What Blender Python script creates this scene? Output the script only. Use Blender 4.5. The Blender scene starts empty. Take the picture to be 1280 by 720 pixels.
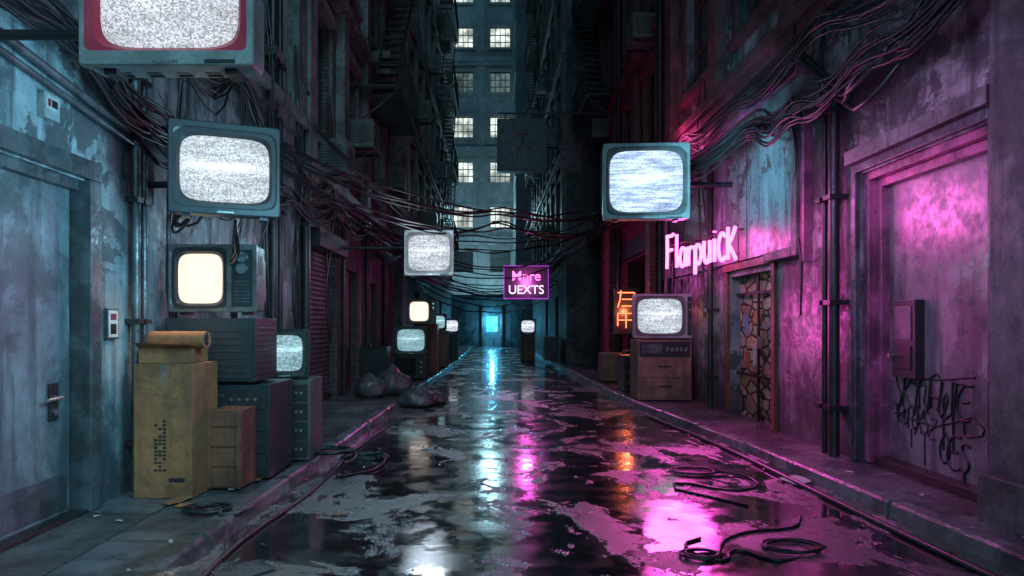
import bpy, math, random
from mathutils import Vector, Matrix, noise
random.seed(11)
S=bpy.context.scene
R=math.radians
# ---------------------------------------------------------------- materials
def nm(name):
    m=bpy.data.materials.new(name); m.use_nodes=True
    nt=m.node_tree; nt.nodes.clear()
    out=nt.nodes.new('ShaderNodeOutputMaterial')
    return m,nt,out
def N(nt,t,**k):
    n=nt.nodes.new(t)
    for a,b in k.items():
        if a in n.inputs.keys(): n.inputs[a].default_value=b
        else: setattr(n,a,b)
    return n
def L(nt,a,b): nt.links.new(a,b)
def math_(nt,op,a,b=None,c=None,clamp=False):
    n=nt.nodes.new('ShaderNodeMath'); n.operation=op; n.use_clamp=clamp
    for i,v in enumerate((a,b,c)):
        if v is None: continue
        if isinstance(v,(int,float)): n.inputs[i].default_value=v
        else: L(nt,v,n.inputs[i])
    return n.outputs[0]
def mixc(nt,f,a,b,mode='MIX'):
    n=nt.nodes.new('ShaderNodeMix'); n.data_type='RGBA'; n.blend_type=mode
    for s,v in ((n.inputs[0],f),(n.inputs[6],a),(n.inputs[7],b)):
        if isinstance(v,(int,float)): s.default_value=v
        elif isinstance(v,tuple): s.default_value=(*v[:3],1)
        else: L(nt,v,s)
    return n.outputs[2]
def ramp(nt,f,a,b):
    n=nt.nodes.new('ShaderNodeMapRange'); n.interpolation_type='SMOOTHSTEP'
    L(nt,f,n.inputs[0]); n.inputs[1].default_value=a; n.inputs[2].default_value=b
    return n.outputs[0]
def noise_(nt,vec,scale,detail=4,rough=.6,dist=0):
    n=N(nt,'ShaderNodeTexNoise'); n.inputs['Scale'].default_value=scale
    n.inputs['Detail'].default_value=detail; n.inputs['Roughness'].default_value=rough
    n.inputs['Distortion'].default_value=dist
    L(nt,vec,n.inputs['Vector']); return n.outputs[0]
def mapping(nt,vec,sc,loc=(0,0,0)):
    n=N(nt,'ShaderNodeMapping'); n.inputs['Scale'].default_value=sc; n.inputs['Location'].default_value=loc
    L(nt,vec,n.inputs['Vector']); return n.outputs[0]
def surf(name,c1,c2=None,scale=2.0,r1=.5,r2=None,metal=0,bump=.15,bscale=30,dirt=0,dirtc=(.02,.02,.02),
         streak=0,peel=0,peelc=(.1,.1,.1),pattern=None,foot=0):
    m,nt,out=nm(name)
    c2=c2 or tuple(x*.6 for x in c1); r2=r2 if r2 is not None else min(1,r1*1.5)
    tc=N(nt,'ShaderNodeTexCoord'); v=tc.outputs['Object']
    p=N(nt,'ShaderNodeBsdfPrincipled'); L(nt,p.outputs[0],out.inputs[0])
    n1=noise_(nt,v,scale,4,.65); n2=noise_(nt,v,scale*6,4,.7)
    col=mixc(nt,ramp(nt,n1,.35,.65),c1,c2)
    col=mixc(nt,math_(nt,'MULTIPLY',ramp(nt,n2,.4,.7),.45),col,tuple(x*.5 for x in c1))
    h=noise_(nt,v,bscale,3,.7) if bump>.06 else None
    rr=ramp(nt,n2,.35,.65)
    if pattern:
        sp=N(nt,'ShaderNodeSeparateXYZ'); L(nt,v,sp.inputs[0])
        cb=N(nt,'ShaderNodeCombineXYZ')
        if pattern[0]=='wallbrick':
            L(nt,math_(nt,'ADD',sp.outputs[0],sp.outputs[1]),cb.inputs[0]); L(nt,sp.outputs[2],cb.inputs[1])
        else:
            L(nt,sp.outputs[1],cb.inputs[0]); L(nt,sp.outputs[0],cb.inputs[1])
        br=N(nt,'ShaderNodeTexBrick'); L(nt,cb.outputs[0],br.inputs['Vector'])
        br.inputs['Scale'].default_value=1
        br.inputs['Brick Width'].default_value=pattern[1]; br.inputs['Row Height'].default_value=pattern[2]
        br.inputs['Mortar Size'].default_value=pattern[3]; br.inputs['Mortar Smooth'].default_value=.3
        br.inputs['Color1'].default_value=(1,1,1,1); br.inputs['Color2'].default_value=(.55,.55,.55,1)
        br.inputs['Mortar'].default_value=(.25,.25,.25,1)
        col=mixc(nt,1.0,col,br.outputs['Color'],'MULTIPLY')
        h=math_(nt,'SUBTRACT',h,math_(nt,'MULTIPLY',br.outputs['Fac'],1.6))
    if peel:
        pn=noise_(nt,v,scale*1.3,7,.72,.6)
        pm=ramp(nt,pn,peel-.012,peel+.012)
        col=mixc(nt,pm,peelc,col); h=math_(nt,'ADD',h,math_(nt,'MULTIPLY',pm,.8))
    if streak:
        sv=mapping(nt,v,(4,4,.35)); sn=noise_(nt,sv,1.6,5,.65)
        col=mixc(nt,math_(nt,'MULTIPLY',ramp(nt,sn,.46,.66),streak),col,dirtc)
    if dirt:
        dn=noise_(nt,v,scale*.7,7,.75,.4)
        col=mixc(nt,math_(nt,'MULTIPLY',ramp(nt,dn,.45,.58),dirt),col,dirtc)
    if foot:   # rising damp and pock marks
        s3=N(nt,'ShaderNodeSeparateXYZ'); L(nt,v,s3.inputs[0])
        zz=math_(nt,'ADD',s3.outputs[2],math_(nt,'MULTIPLY',noise_(nt,v,2.4,5,.7),-1.6))
        col=mixc(nt,math_(nt,'MULTIPLY',math_(nt,'SUBTRACT',1.0,ramp(nt,zz,-.7,.35)),foot),col,dirtc)
        pk=noise_(nt,v,26,3,.75); col=mixc(nt,math_(nt,'MULTIPLY',ramp(nt,pk,.60,.68),.7),col,dirtc)
    L(nt,col,p.inputs['Base Color'])
    rg=N(nt,'ShaderNodeMapRange'); L(nt,rr,rg.inputs[0]); rg.inputs[3].default_value=r1; rg.inputs[4].default_value=r2
    L(nt,rg.outputs[0],p.inputs['Roughness']); p.inputs['Metallic'].default_value=metal
    if h is not None:
        b=N(nt,'ShaderNodeBump'); b.inputs['Strength'].default_value=bump; b.inputs['Distance'].default_value=.02
        L(nt,h,b.inputs['Height']); L(nt,b.outputs[0],p.inputs['Normal'])
    return m
def emis(name,c,s,var=0):
    m,nt,out=nm(name); e=N(nt,'ShaderNodeEmission'); L(nt,e.outputs[0],out.inputs[0])
    e.inputs[0].default_value=(*c,1); e.inputs[1].default_value=s
    if var:
        tc=N(nt,'ShaderNodeTexCoord'); n=noise_(nt,tc.outputs['Object'],var,3)
        L(nt,math_(nt,'MULTIPLY',math_(nt,'ADD',ramp(nt,n,.3,.75),.25),s),e.inputs[1])
    return m
def screen(name,c,s,grain=1.0,bands=.5,cell=.008,dark=(.05,.06,.08),h=.6,streakz=.04):
    m,nt,out=nm(name); e=N(nt,'ShaderNodeEmission')
    tc=N(nt,'ShaderNodeTexCoord'); v=tc.outputs['Object']
    sn=N(nt,'ShaderNodeVectorMath',operation='SNAP'); L(nt,v,sn.inputs[0]); sn.inputs[1].default_value=(cell*1.3,5,cell)
    wn=N(nt,'ShaderNodeTexWhiteNoise'); L(nt,sn.outputs[0],wn.inputs['Vector'])
    sp=N(nt,'ShaderNodeSeparateXYZ'); L(nt,v,sp.inputs[0])
    band=noise_(nt,mapping(nt,v,(1.5,0,16)),1.6,4,.6,.3)
    val=math_(nt,'ADD',1-grain*.8,math_(nt,'MULTIPLY',wn.outputs[0],grain*.85))
    bm=math_(nt,'ADD',1-bands*.5,math_(nt,'MULTIPLY',ramp(nt,band,.3,.7),bands))
    z=math_(nt,'SUBTRACT',sp.outputs[2],streakz)
    g=math_(nt,'POWER',2.718,math_(nt,'MULTIPLY',math_(nt,'MULTIPLY',z,z),-1/(h*.05)**2))
    x2=math_(nt,'POWER',2.718,math_(nt,'MULTIPLY',math_(nt,'MULTIPLY',sp.outputs[0],sp.outputs[0]),-9))
    g=math_(nt,'MULTIPLY',math_(nt,'MULTIPLY',g,x2),.9*grain)
    r2=math_(nt,'ADD',math_(nt,'MULTIPLY',sp.outputs[0],sp.outputs[0]),math_(nt,'MULTIPLY',sp.outputs[2],sp.outputs[2]))
    vig=math_(nt,'SUBTRACT',1.1,math_(nt,'MULTIPLY',r2,1.0/(h*h)*.6))
    tot=math_(nt,'MULTIPLY',math_(nt,'ADD',math_(nt,'MULTIPLY',val,bm),g),math_(nt,'MAXIMUM',vig,.5))
    col=mixc(nt,math_(nt,'MINIMUM',tot,1.0),dark,c)
    L(nt,col,e.inputs[0]); L(nt,math_(nt,'MULTIPLY',math_(nt,'MAXIMUM',tot,1.0),s),e.inputs[1])
    L(nt,e.outputs[0],out.inputs[0])
    return m

M={}
M['conL']=surf('concrete_blue',(.36,.42,.45),(.19,.23,.25),1.1,.34,.65,bump=.45,bscale=9,dirt=.9,dirtc=(.055,.068,.078),streak=.8,peel=.44,peelc=(.10,.11,.12),foot=.85)
M['conR']=surf('concrete_purple',(.37,.36,.38),(.19,.18,.195),1.2,.30,.6,bump=.5,bscale=9,dirt=.9,dirtc=(.045,.045,.05),streak=.8,peel=.45,peelc=(.085,.08,.09),foot=.85)
M['conD']=surf('concrete_dark',(.15,.16,.165),(.09,.095,.10),.8,.5,.8,bump=.4,bscale=10,dirt=.7,streak=.6)
M['conD2']=surf('plaster_brown',(.17,.14,.13),(.10,.08,.08),.9,.5,.8,bump=.4,bscale=10,dirt=.7,streak=.6)
M['far']=surf('far_masonry',(.30,.33,.34),(.21,.24,.25),.4,.7,.9,bump=0,dirt=.6,dirtc=(.12,.135,.14),streak=.5)
M['brick']=surf('red_brick',(.36,.13,.09),(.22,.085,.06),3,.5,.8,bump=.6,bscale=25,dirt=.4,pattern=('wallbrick',.24,.085,.012))
M['brickD']=surf('dark_brick',(.15,.13,.13),(.09,.08,.08),3,.5,.85,bump=.6,bscale=25,dirt=.4,streak=.4,pattern=('wallbrick',.22,.075,.01))
M['trim']=surf('stone_trim',(.22,.21,.22),(.13,.125,.13),2,.4,.7,bump=.3,bscale=20,dirt=.6,streak=.5)
M['redtrim']=surf('red_trim',(.24,.07,.09),(.12,.04,.05),2,.4,.65,bump=.25,bscale=20,dirt=.5,streak=.4)
M['pinklit']=surf('pink_lit_paint',(.50,.15,.32),(.30,.10,.19),3,.22,.42,metal=.2,bump=0,dirt=.5,streak=.4)  # neon light painted into the colour of trim, door frame and pole
M['metalD']=surf('dark_metal',(.06,.06,.065),(.035,.035,.04),6,.28,.5,metal=.6,bump=.0,dirt=.4,dirtc=(.05,.03,.02))
M['metalB']=surf('door_metal_blue',(.24,.28,.30),(.15,.18,.20),1.8,.28,.5,metal=.2,bump=.12,bscale=22,dirt=.75,dirtc=(.06,.068,.075),streak=.8)
M['frameM']=surf('frame_metal',(.17,.19,.21),(.11,.12,.13),4,.25,.5,metal=.5,bump=.0,dirt=.5,streak=.3)
M['pipe']=surf('pipe_grey',(.26,.28,.29),(.17,.18,.19),5,.25,.45,metal=.4,bump=.0,dirt=.5)
M['fascia']=surf('fascia_metal',(.30,.42,.45),(.18,.27,.30),1.2,.25,.5,metal=.2,bump=.2,bscale=14,dirt=.7,dirtc=(.08,.06,.06),streak=.8,peel=.42,peelc=(.11,.10,.10))
M['panelR']=surf('painted_panel',(.31,.28,.32),(.19,.17,.20),1.0,.24,.46,metal=.25,bump=.08,bscale=8,dirt=.75,dirtc=(.07,.055,.07),streak=.7)
M['shutter']=surf('shutter_metal',(.17,.16,.17),(.11,.10,.11),2,.35,.6,metal=.4,bump=.0,dirt=.6,streak=.6)
M['black']=surf('black_plastic',(.03,.032,.036),(.02,.02,.023),8,.28,.5,bump=0)
M['cable']=surf('cable_rubber',(.02,.02,.023),(.013,.013,.015),8,.25,.45,bump=0)
M['tvlight']=surf('tv_shell_light',(.38,.43,.44),(.28,.32,.33),4,.32,.5,bump=0,dirt=.45,dirtc=(.13,.13,.12),streak=.3)
M['tvteal']=surf('tv_shell_teal',(.028,.040,.046),(.018,.027,.032),5,.3,.5,bump=0,dirt=.3)
M['tvbeige']=surf('tv_shell_grey',(.14,.14,.13),(.09,.09,.085),5,.35,.55,bump=0,dirt=.5)
M['tvred']=surf('tv_bezel_red',(.65,.05,.10),(.5,.04,.08),5,.3,.45,bump=0)
M['chrome']=surf('trim_silver',(.5,.52,.54),(.4,.4,.42),8,.2,.35,metal=.9,bump=0)
M['card']=surf('cardboard',(.42,.165,.065),(.30,.115,.045),3,.75,.9,bump=.12,bscale=50,dirt=.6,dirtc=(.13,.055,.03),streak=.5)
M['wood']=surf('wood_cabinet',(.24,.09,.05),(.13,.05,.03),3,.4,.6,bump=.1,bscale=30,dirt=.4,streak=.5)
M['woodL']=surf('wood_light',(.32,.20,.13),(.2,.13,.09),3,.4,.6,bump=.1,bscale=30,dirt=.4,streak=.4)
M['paper']=surf('paper_white',(.5,.5,.48),(.4,.4,.38),6,.7,.8,bump=0)
M['orange']=surf('paper_orange',(.55,.2,.06),(.4,.14,.04),6,.6,.8,bump=0)
M['posterB']=surf('poster_blue',(.10,.22,.35),(.3,.3,.3),9,.5,.7,bump=0)
M['bag']=surf('garbage_plastic',(.10,.105,.11),(.06,.06,.065),6,.2,.4,bump=.5,bscale=12)
M['glassD']=surf('window_glass',(.03,.04,.045),(.02,.025,.03),2,.06,.2,bump=0)
M['ink']=surf('graffiti_paint',(.01,.01,.012),(.01,.01,.012),8,.4,.5,bump=0)
M['inkR']=surf('graffiti_red',(.22,.03,.05),(.12,.02,.03),8,.4,.5,bump=0)
M['slab']=surf('pavement_concrete',(.21,.215,.22),(.10,.105,.11),1.3,.12,.42,bump=.38,bscale=22,dirt=.8,dirtc=(.04,.04,.045),pattern=('floor',1.25,.62,.014))
M['kerb']=surf('kerb_stone',(.22,.22,.225),(.12,.12,.125),2,.10,.32,bump=.35,bscale=18,dirt=.75,dirtc=(.04,.04,.04))
M['litW']=emis('lit_window',(.88,1.0,.92),1.1,1.3)
M['litW2']=emis('lit_window_dim',(.45,.7,.7),.3,1.3)
M['litY']=emis('lit_window_warm',(1,.7,.4),.35,2)
M['cyan']=emis('cyan_screen',(.05,.55,1.0),6,3)
M['pink']=emis('neon_pink',(1,.09,.50),7.5)
M['pinkb']=emis('neon_pink_sign',(1,.16,.55),3)
M['pinkw']=emis('neon_white_pink',(.85,.6,1),2.0)
M['redn']=emis('neon_red',(1,.13,.05),5)
M['purple']=emis('neon_purple_edge',(.55,.05,.8),1.2)

def stone():
    m,nt,out=nm('rubble_stone'); tc=N(nt,'ShaderNodeTexCoord'); v=mapping(nt,tc.outputs['Object'],(1,3.0,5.2))
    p=N(nt,'ShaderNodeBsdfPrincipled'); L(nt,p.outputs[0],out.inputs[0])
    vo=N(nt,'ShaderNodeTexVoronoi',feature='DISTANCE_TO_EDGE'); vc=N(nt,'ShaderNodeTexVoronoi')
    for q in (vo,vc): L(nt,v,q.inputs['Vector']); q.inputs['Scale'].default_value=1
    sx=N(nt,'ShaderNodeSeparateXYZ'); L(nt,vc.outputs['Color'],sx.inputs[0])
    c=mixc(nt,sx.outputs[0],(.75,.50,.22),(.24,.16,.09)); c=mixc(nt,math_(nt,'MULTIPLY',sx.outputs[1],.5),c,(.5,.44,.36))
    c=mixc(nt,math_(nt,'MULTIPLY',ramp(nt,noise_(nt,v,3,5,.7),.4,.7),.6),c,(.10,.07,.05))
    e=ramp(nt,vo.outputs['Distance'],.02,.09); c=mixc(nt,e,(.02,.015,.012),c); L(nt,c,p.inputs['Base Color'])
    b=N(nt,'ShaderNodeBump'); b.inputs['Distance'].default_value=.04; L(nt,math_(nt,'ADD',e,noise_(nt,v,6)),b.inputs['Height']); L(nt,b.outputs[0],p.inputs['Normal'])
    p.inputs['Roughness'].default_value=.5; return m
M['stone']=stone()
def wetroad():
    m,nt,out=nm('wet_asphalt'); tc=N(nt,'ShaderNodeTexCoord'); v=tc.outputs['Object']
    p=N(nt,'ShaderNodeBsdfPrincipled'); L(nt,p.outputs[0],out.inputs[0])
    n1=noise_(nt,mapping(nt,v,(1,.8,1),(4.3,2.2,0)),1.1,8,.66,.6)
    dry=ramp(nt,n1,.53,.55)
    rim=math_(nt,'SUBTRACT',ramp(nt,n1,.512,.53),ramp(nt,n1,.55,.58))
    fine=noise_(nt,v,120,3,.8); mid=noise_(nt,v,14,5,.7); big=noise_(nt,v,3.1,4,.6)
    c=mixc(nt,ramp(nt,mid,.3,.7),(.04,.042,.045),(.085,.09,.095))
    c=mixc(nt,ramp(nt,fine,.5,.72),c,(.17,.175,.18))
    c=mixc(nt,dry,(.018,.020,.022),c)
    c=mixc(nt,math_(nt,'MULTIPLY',math_(nt,'MAXIMUM',rim,0),.4),c,(.15,.155,.16))
    L(nt,c,p.inputs['Base Color'])
    wetr=math_(nt,'ADD',.07,math_(nt,'MULTIPLY',ramp(nt,big,.40,.6),.14))
    rg=math_(nt,'ADD',wetr,math_(nt,'MULTIPLY',dry,math_(nt,'ADD',.12,math_(nt,'MULTIPLY',ramp(nt,mid,.35,.65),.14))))
    L(nt,rg,p.inputs['Roughness']); p.inputs['IOR'].default_value=1.8; p.inputs['Specular IOR Level'].default_value=1.0
    h=math_(nt,'MULTIPLY',dry,math_(nt,'ADD',math_(nt,'MULTIPLY',fine,.45),math_(nt,'MULTIPLY',mid,1.0)))
    h=math_(nt,'ADD',h,math_(nt,'MULTIPLY',big,.32))
    b=N(nt,'ShaderNodeBump'); b.inputs['Distance'].default_value=.014; b.inputs['Strength'].default_value=.5
    L(nt,h,b.inputs['Height']); L(nt,b.outputs[0],p.inputs['Normal'])
    return m
M['road']=wetroad()

# ---------------------------------------------------------------- mesh builder
class B:
    def __init__(s): s.v=[];s.f=[];s.m=[];s.sm=[];s.mats=[]
    def mi(s,m):
        m=M[m] if isinstance(m,str) else m
        if m not in s.mats: s.mats.append(m)
        return s.mats.index(m)
    def add(s,vs,fs,m,smooth=False,T=None):
        o=len(s.v); i=s.mi(m)
        for v in vs: s.v.append(tuple(T@Vector(v)) if T else tuple(v))
        for f in fs: s.f.append([a+o for a in f]); s.m.append(i); s.sm.append(smooth)
    def box(s,x0,x1,y0,y1,z0,z1,m,T=None):
        x0,x1=min(x0,x1),max(x0,x1); y0,y1=min(y0,y1),max(y0,y1)
        vs=[(x,y,z) for x in(x0,x1) for y in(y0,y1) for z in(z0,z1)]
        s.add(vs,[(0,1,3,2),(4,6,7,5),(0,4,5,1),(2,3,7,6),(0,2,6,4),(1,5,7,3)],m,False,T)
    def cyl(s,p0,p1,r,m,n=14,r2=None,T=None):
        p0,p1=Vector(p0),Vector(p1); r2=r if r2 is None else r2
        d=(p1-p0).normalized(); a=d.orthogonal().normalized(); b=d.cross(a)
        vs=[]
        for p,rr in((p0,r),(p1,r2)):
            for k in range(n):
                t=2*math.pi*k/n; vs.append(p+a*math.cos(t)*rr+b*math.sin(t)*rr)
        s.add(vs,[(k,(k+1)%n,(k+1)%n+n,k+n) for k in range(n)],m,True,T)
        s.add(vs,[list(range(n))[::-1],list(range(n,2*n))],m,False,T)
    def wall(s,X,n,ya,yb,za,zb,o0,o1,m): s.box(X+n*o0,X+n*o1,ya,yb,za,zb,m)
    def obj(s,name,bevel=0,parent=None,loc=(0,0,0),rot=(0,0,0)):
        me=bpy.data.meshes.new(name); me.from_pydata(s.v,[],s.f); me.update()
        for m in s.mats: me.materials.append(m)
        me.polygons.foreach_set('material_index',s.m); me.polygons.foreach_set('use_smooth',s.sm)
        o=bpy.data.objects.new(name,me); S.collection.objects.link(o); o.location=loc; o.rotation_euler=rot
        if bevel:
            md=o.modifiers.new('bev','BEVEL'); md.width=bevel; md.segments=2; md.limit_method='ANGLE'; md.angle_limit=R(50)
        if parent: o.parent=parent
        return o
def empty(name,loc=(0,0,0),rot=(0,0,0)):
    e=bpy.data.objects.new(name,None); e.empty_display_size=.2; S.collection.objects.link(e); e.location=loc; e.rotation_euler=rot; return e
def curves(name,paths,r,m,parent=None,smooth=True,res=3,cyclic=False):
    cu=bpy.data.curves.new(name,'CURVE'); cu.dimensions='3D'; cu.bevel_depth=r; cu.bevel_resolution=1; cu.resolution_u=res
    cu.use_fill_caps=True
    for p in paths:
        if smooth and len(p)>2:
            sp=cu.splines.new('BEZIER'); sp.bezier_points.add(len(p)-1)
            for bp,q in zip(sp.bezier_points,p):
                bp.co=q; bp.handle_left_type=bp.handle_right_type='AUTO'
        else:
            sp=cu.splines.new('POLY'); sp.points.add(len(p)-1)
            for bp,q in zip(sp.points,p): bp.co=(*q,1)
        sp.use_cyclic_u=cyclic
    cu.materials.append(M[m] if isinstance(m,str) else m)
    o=bpy.data.objects.new(name,cu); S.collection.objects.link(o)
    if parent: o.parent=parent
    return o
def bundle(name,anch,n,spread,r,sag=.15,jit=.05):
    ps=[]
    for k in range(n):
        off=Vector((random.gauss(0,spread*.4),random.gauss(0,spread*.3),random.gauss(0,spread)))
        sg=sag*random.uniform(.3,1.8); path=[]
        for i in range(len(anch)-1):
            a,b=Vector(anch[i]),Vector(anch[i+1]); seg=max(2,int((b-a).length/.7))
            for j in range(seg):
                t=j/seg; q=a.lerp(b,t)+off; q.z-=4*t*(1-t)*sg*(b-a).length*.35
                q+=Vector((random.gauss(0,jit*.5),random.gauss(0,jit),random.gauss(0,jit)))
                path.append(q)
        path.append(Vector(anch[-1])+off*.5)
        ps.append(path)
    return curves(name,ps,r,'cable')

# ---------------------------------------------------------------- ground
def sheet(name,x0,x1,y0,y1,z,m):
    b=B(); b.add([(x0,y0,z),(x1,y0,z),(x1,y1,z),(x0,y1,z)],[(0,1,2,3)],m); return b.obj(name)
sheet('ground',-300,300,-300,400,-.004,'conD')
sheet('alley_road',-4,5,-20,60,0,'road')
CL=[(-1.95,-12),(-1.9,2),(-1.87,4.5),(-1.75,8.5),(-1.62,14),(-1.42,21),(-1.3,30),(-1.2,45)]
CR=[(3.3,-12),(3.2,2),(3.15,4),(2.95,8),(2.55,12.2),(2.3,20),(2.05,30),(1.9,45)]
def walk(name,C,wx,n):
    b=B(); H=.12
    for (xa,ya),(xb,yb) in zip(C[:-1],C[1:]):
        k=.14*n
        segs=max(1,int((yb-ya)/1.1))
        for i in range(segs):
            t0,t1=i/segs,(i+1)/segs
            x0,x1=xa+(xb-xa)*t0,xa+(xb-xa)*t1; y0,y1=ya+(yb-ya)*t0,ya+(yb-ya)*t1
            dz=random.uniform(-.009,.007); dx=random.uniform(-.012,.012); x0+=dx; x1+=dx
            j=.009
            vs=[(x0,y0+j,-.02),(x1,y1-j,-.02),(x0-.012*n,y0+j,H-.02+dz),(x1-.012*n,y1-j,H-.02+dz),
                (x0-.03*n,y0+j,H+dz),(x1-.03*n,y1-j,H+dz),(x0-k,y0+j,H+dz),(x1-k,y1-j,H+dz),(x0-k,y0+j,.0),(x1-k,y1-j,0)]
            b.add(vs,[(0,1,3,2),(2,3,5,4),(4,5,7,6),(6,7,9,8),(0,2,4,6,8),(1,3,5,7,9)],'kerb')
        b.add([(xa-k+.02*n,ya,H-.014),(xb-k+.02*n,yb,H-.014),(wx,yb,H-.004),(wx,ya,H-.004)],[(0,1,2,3)],'slab')
    return b.obj(name)
walk('pavement',CL,-3.3,1); walk('pavement',CR,4.0,-1)

# ---------------------------------------------------------------- facades
def facade(b,X,n,y0,y1,z0,z1,ops,m,depth=.22,core=8):
    ys=sorted(set([y0,y1]+[o[0] for o in ops]+[o[1] for o in ops])); zs=sorted(set([z0,z1]+[o[2] for o in ops]+[o[3] for o in ops]))
    for i in range(len(ys)-1):
        for j in range(len(zs)-1):
            cy=(ys[i]+ys[i+1])/2; cz=(zs[j]+zs[j+1])/2
            if any(o[0]<cy<o[1] and o[2]<cz<o[3] for o in ops): continue
            b.add([(X,ys[i],zs[j]),(X,ys[i+1],zs[j]),(X,ys[i+1],zs[j+1]),(X,ys[i],zs[j+1])],[(0,1,2,3)],m)
    for o in ops:
        d=X-n*(o[4] if len(o)>4 else depth)
        ya,yb,za,zb=o[:4]
        for q in ([(ya,za),(ya,zb)],[(yb,za),(yb,zb)],[(ya,za),(yb,za)],[(ya,zb),(yb,zb)]):
            (a,c),(e,f)=q; b.add([(X,a,c),(X,e,f),(d,e,f),(d,a,c)],[(0,1,2,3)],m)
    c0=X-n*.75
    b.box(c0,X-n*core,y0,y1,z0,z1,m)
    for y in (y0,y1): b.add([(X,y,z0),(X,y,z1),(c0,y,z1),(c0,y,z0)],[(0,1,2,3)],m)
    b.add([(X,y0,z1),(X,y1,z1),(c0,y1,z1),(c0,y0,z1)],[(0,1,2,3)],m)
def window(b,X,n,ya,yb,za,zb,depth=.22,fm='metalD',gm='glassD',nx=2,nz=3,trim='trim',sill=True):
    d=-depth
    b.wall(X,n,ya+.01,yb-.01,za+.01,zb-.01,d-.03,d+.01,gm)
    t=.06
    b.wall(X,n,ya,ya+t,za,zb,d,d+.08,fm); b.wall(X,n,yb-t,yb,za,zb,d,d+.08,fm)
    b.wall(X,n,ya+t,yb-t,za,za+t,d,d+.075,fm); b.wall(X,n,ya+t,yb-t,zb-t,zb,d,d+.075,fm)
    for i in range(1,nx):
        y=ya+(yb-ya)*i/nx; b.wall(X,n,y-.02,y+.02,za+t,zb-t,d+.012,d+.06,fm)
    for i in range(1,nz):
        z=za+(zb-za)*i/nz; b.wall(X,n,ya+t,yb-t,z-.02,z+.02,d+.015,d+.05,fm)
    if sill:
        b.wall(X,n,ya-.15,yb+.15,za-.14,za-.002,-.02,.14,trim); b.wall(X,n,ya-.2,yb+.2,zb+.002,zb+.2,-.02,.12,trim)
        b.wall(X,n,ya-.14,ya-.003,za,zb,-.02,.06,trim); b.wall(X,n,yb+.003,yb+.14,za,zb,-.02,.06,trim)
def shutter(b,X,n,ya,yb,za,zb,depth,m='shutter'):
    z=za
    while z<zb-.01:
        z1=min(z+.085,zb)
        xo=X-n*depth; xi=X-n*(depth-.03)
        b.add([(xo,ya,z),(xo,yb,z),(xi,yb,z+.03),(xi,ya,z+.03),(xi,ya,z1-.015),(xi,yb,z1-.015),(xo,yb,z1),(xo,ya,z1)],[(0,1,2,3),(3,2,5,4),(4,5,6,7)],m)
        z=z1
    b.wall(X,n,ya,yb,za,za+.08,-depth+.0,-depth+.06,'metalD')
def floors(y0,y1,zbase,ztop,step,ww,wh,pitch):
    res=[]; z=zbase
    while z+wh<ztop-1:
        y=y0+pitch/2
        while y+ww/2<y1-.2:
            res.append((y-ww/2,y+ww/2,z,z+wh)); y+=pitch
        z+=step
    return res
def building(name,X,n,y0,y1,H,ground_ops,mat,zbase,step,ww,wh,pitch,trim,fm,seed,bands=True,pil=True,litp=.04):
    e=empty(name)
    ops=floors(y0,y1,zbase,H,step,ww,wh,pitch)
    b=B(); facade(b,X,n,y0,y1,-.1,H,ground_ops+ops,mat); b.obj('walls',0,e)
    w=B(); rnd=random.Random(seed)
    for o in ops:
        g='glassD'; r=rnd.random()
        if r<litp: g='litY' if r<litp*.4 else 'litW2'
        window(w,X,n,*o,fm=fm,gm=g,nx=2,nz=3,trim=trim)
    w.obj('windows',0,e)
    t=B()
    if bands:
        z=zbase-.75
        while z<H:
            t.wall(X,n,y0+.01,y1-.01,z,z+.16,-.02,.22,trim); t.wall(X,n,y0+.01,y1-.01,z-.12,z-.002,-.02,.13,trim)
            z+=step
    if pil:
        y=y0+.02
        while y<y1-.3:
            z=zbase-.57
            while z<H-step:
                t.wall(X,n,y,y+.42,z+.002,z+step-.3,-.02,.17,trim); z+=step
            y+=pitch
    t.wall(X,n,y0,y1,H,H+.6,-.5,.3,trim)
    t.obj('cornices',.008,e)
    return e
XL,XR=-3.0,3.7
L1=building('concrete_building',XL,1,-3,10.4,26,[(3.55,5.08,-.1,2.55,.14)],'conL',5.2,3.5,1.3,2.0,2.6,'trim','metalD',1)
d=B()
d.wall(XL,1,3.62,5.01,.12,2.48,-.2,-.10,'metalB')
d.wall(XL,1,3.45,3.60,.12,2.56,-.14,.05,'frameM'); d.wall(XL,1,5.02,5.16,.12,2.56,-.14,.05,'frameM')
d.wall(XL,1,3.45,5.16,2.562,2.70,-.14,.055,'frameM'); d.wall(XL,1,5.162,5.20,.12,2.72,-.02,.025,'metalD')
d.wall(XL,1,3.60,5.02,2.48,2.56,-.14,-.04,'frameM')
d.wall(XL,1,3.45,5.16,.115,.135,-.14,.03,'metalD')
d.wall(XL,1,3.66,4.97,.16,.42,-.10,-.094,'frameM')
d.obj('door',.006,L1)
hd=B(); hd.wall(XL,1,4.76,4.86,.82,1.08,-.10,-.085,'metalD'); hd.cyl((XL-.085,4.81,.98),(XL-.02,4.81,.98),.016,'chrome'); hd.cyl((XL-.03,4.82,.98),(XL-.03,4.66,.975),.014,'chrome'); hd.cyl((XL-.09,4.81,.88),(XL-.07,4.81,.88),.025,'chrome')
hd.obj('door_handle',.003,L1)
L2=building('brick_building',XL+.06,1,10.42,20,30,[(11.0,12.9,-.1,2.75,.2),(13.6,14.9,-.1,2.6,.2),(16.2,17.4,-.1,2.5,.2)],'brickD',4.6,3.6,1.4,2.2,2.4,'trim','metalD',2)
s=B(); shutter(s,XL+.06,1,11.0,12.9,.12,2.75,.15); s.wall(XL+.06,1,10.9,13.0,2.752,3.05,-.02,.2,'metalD')
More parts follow.
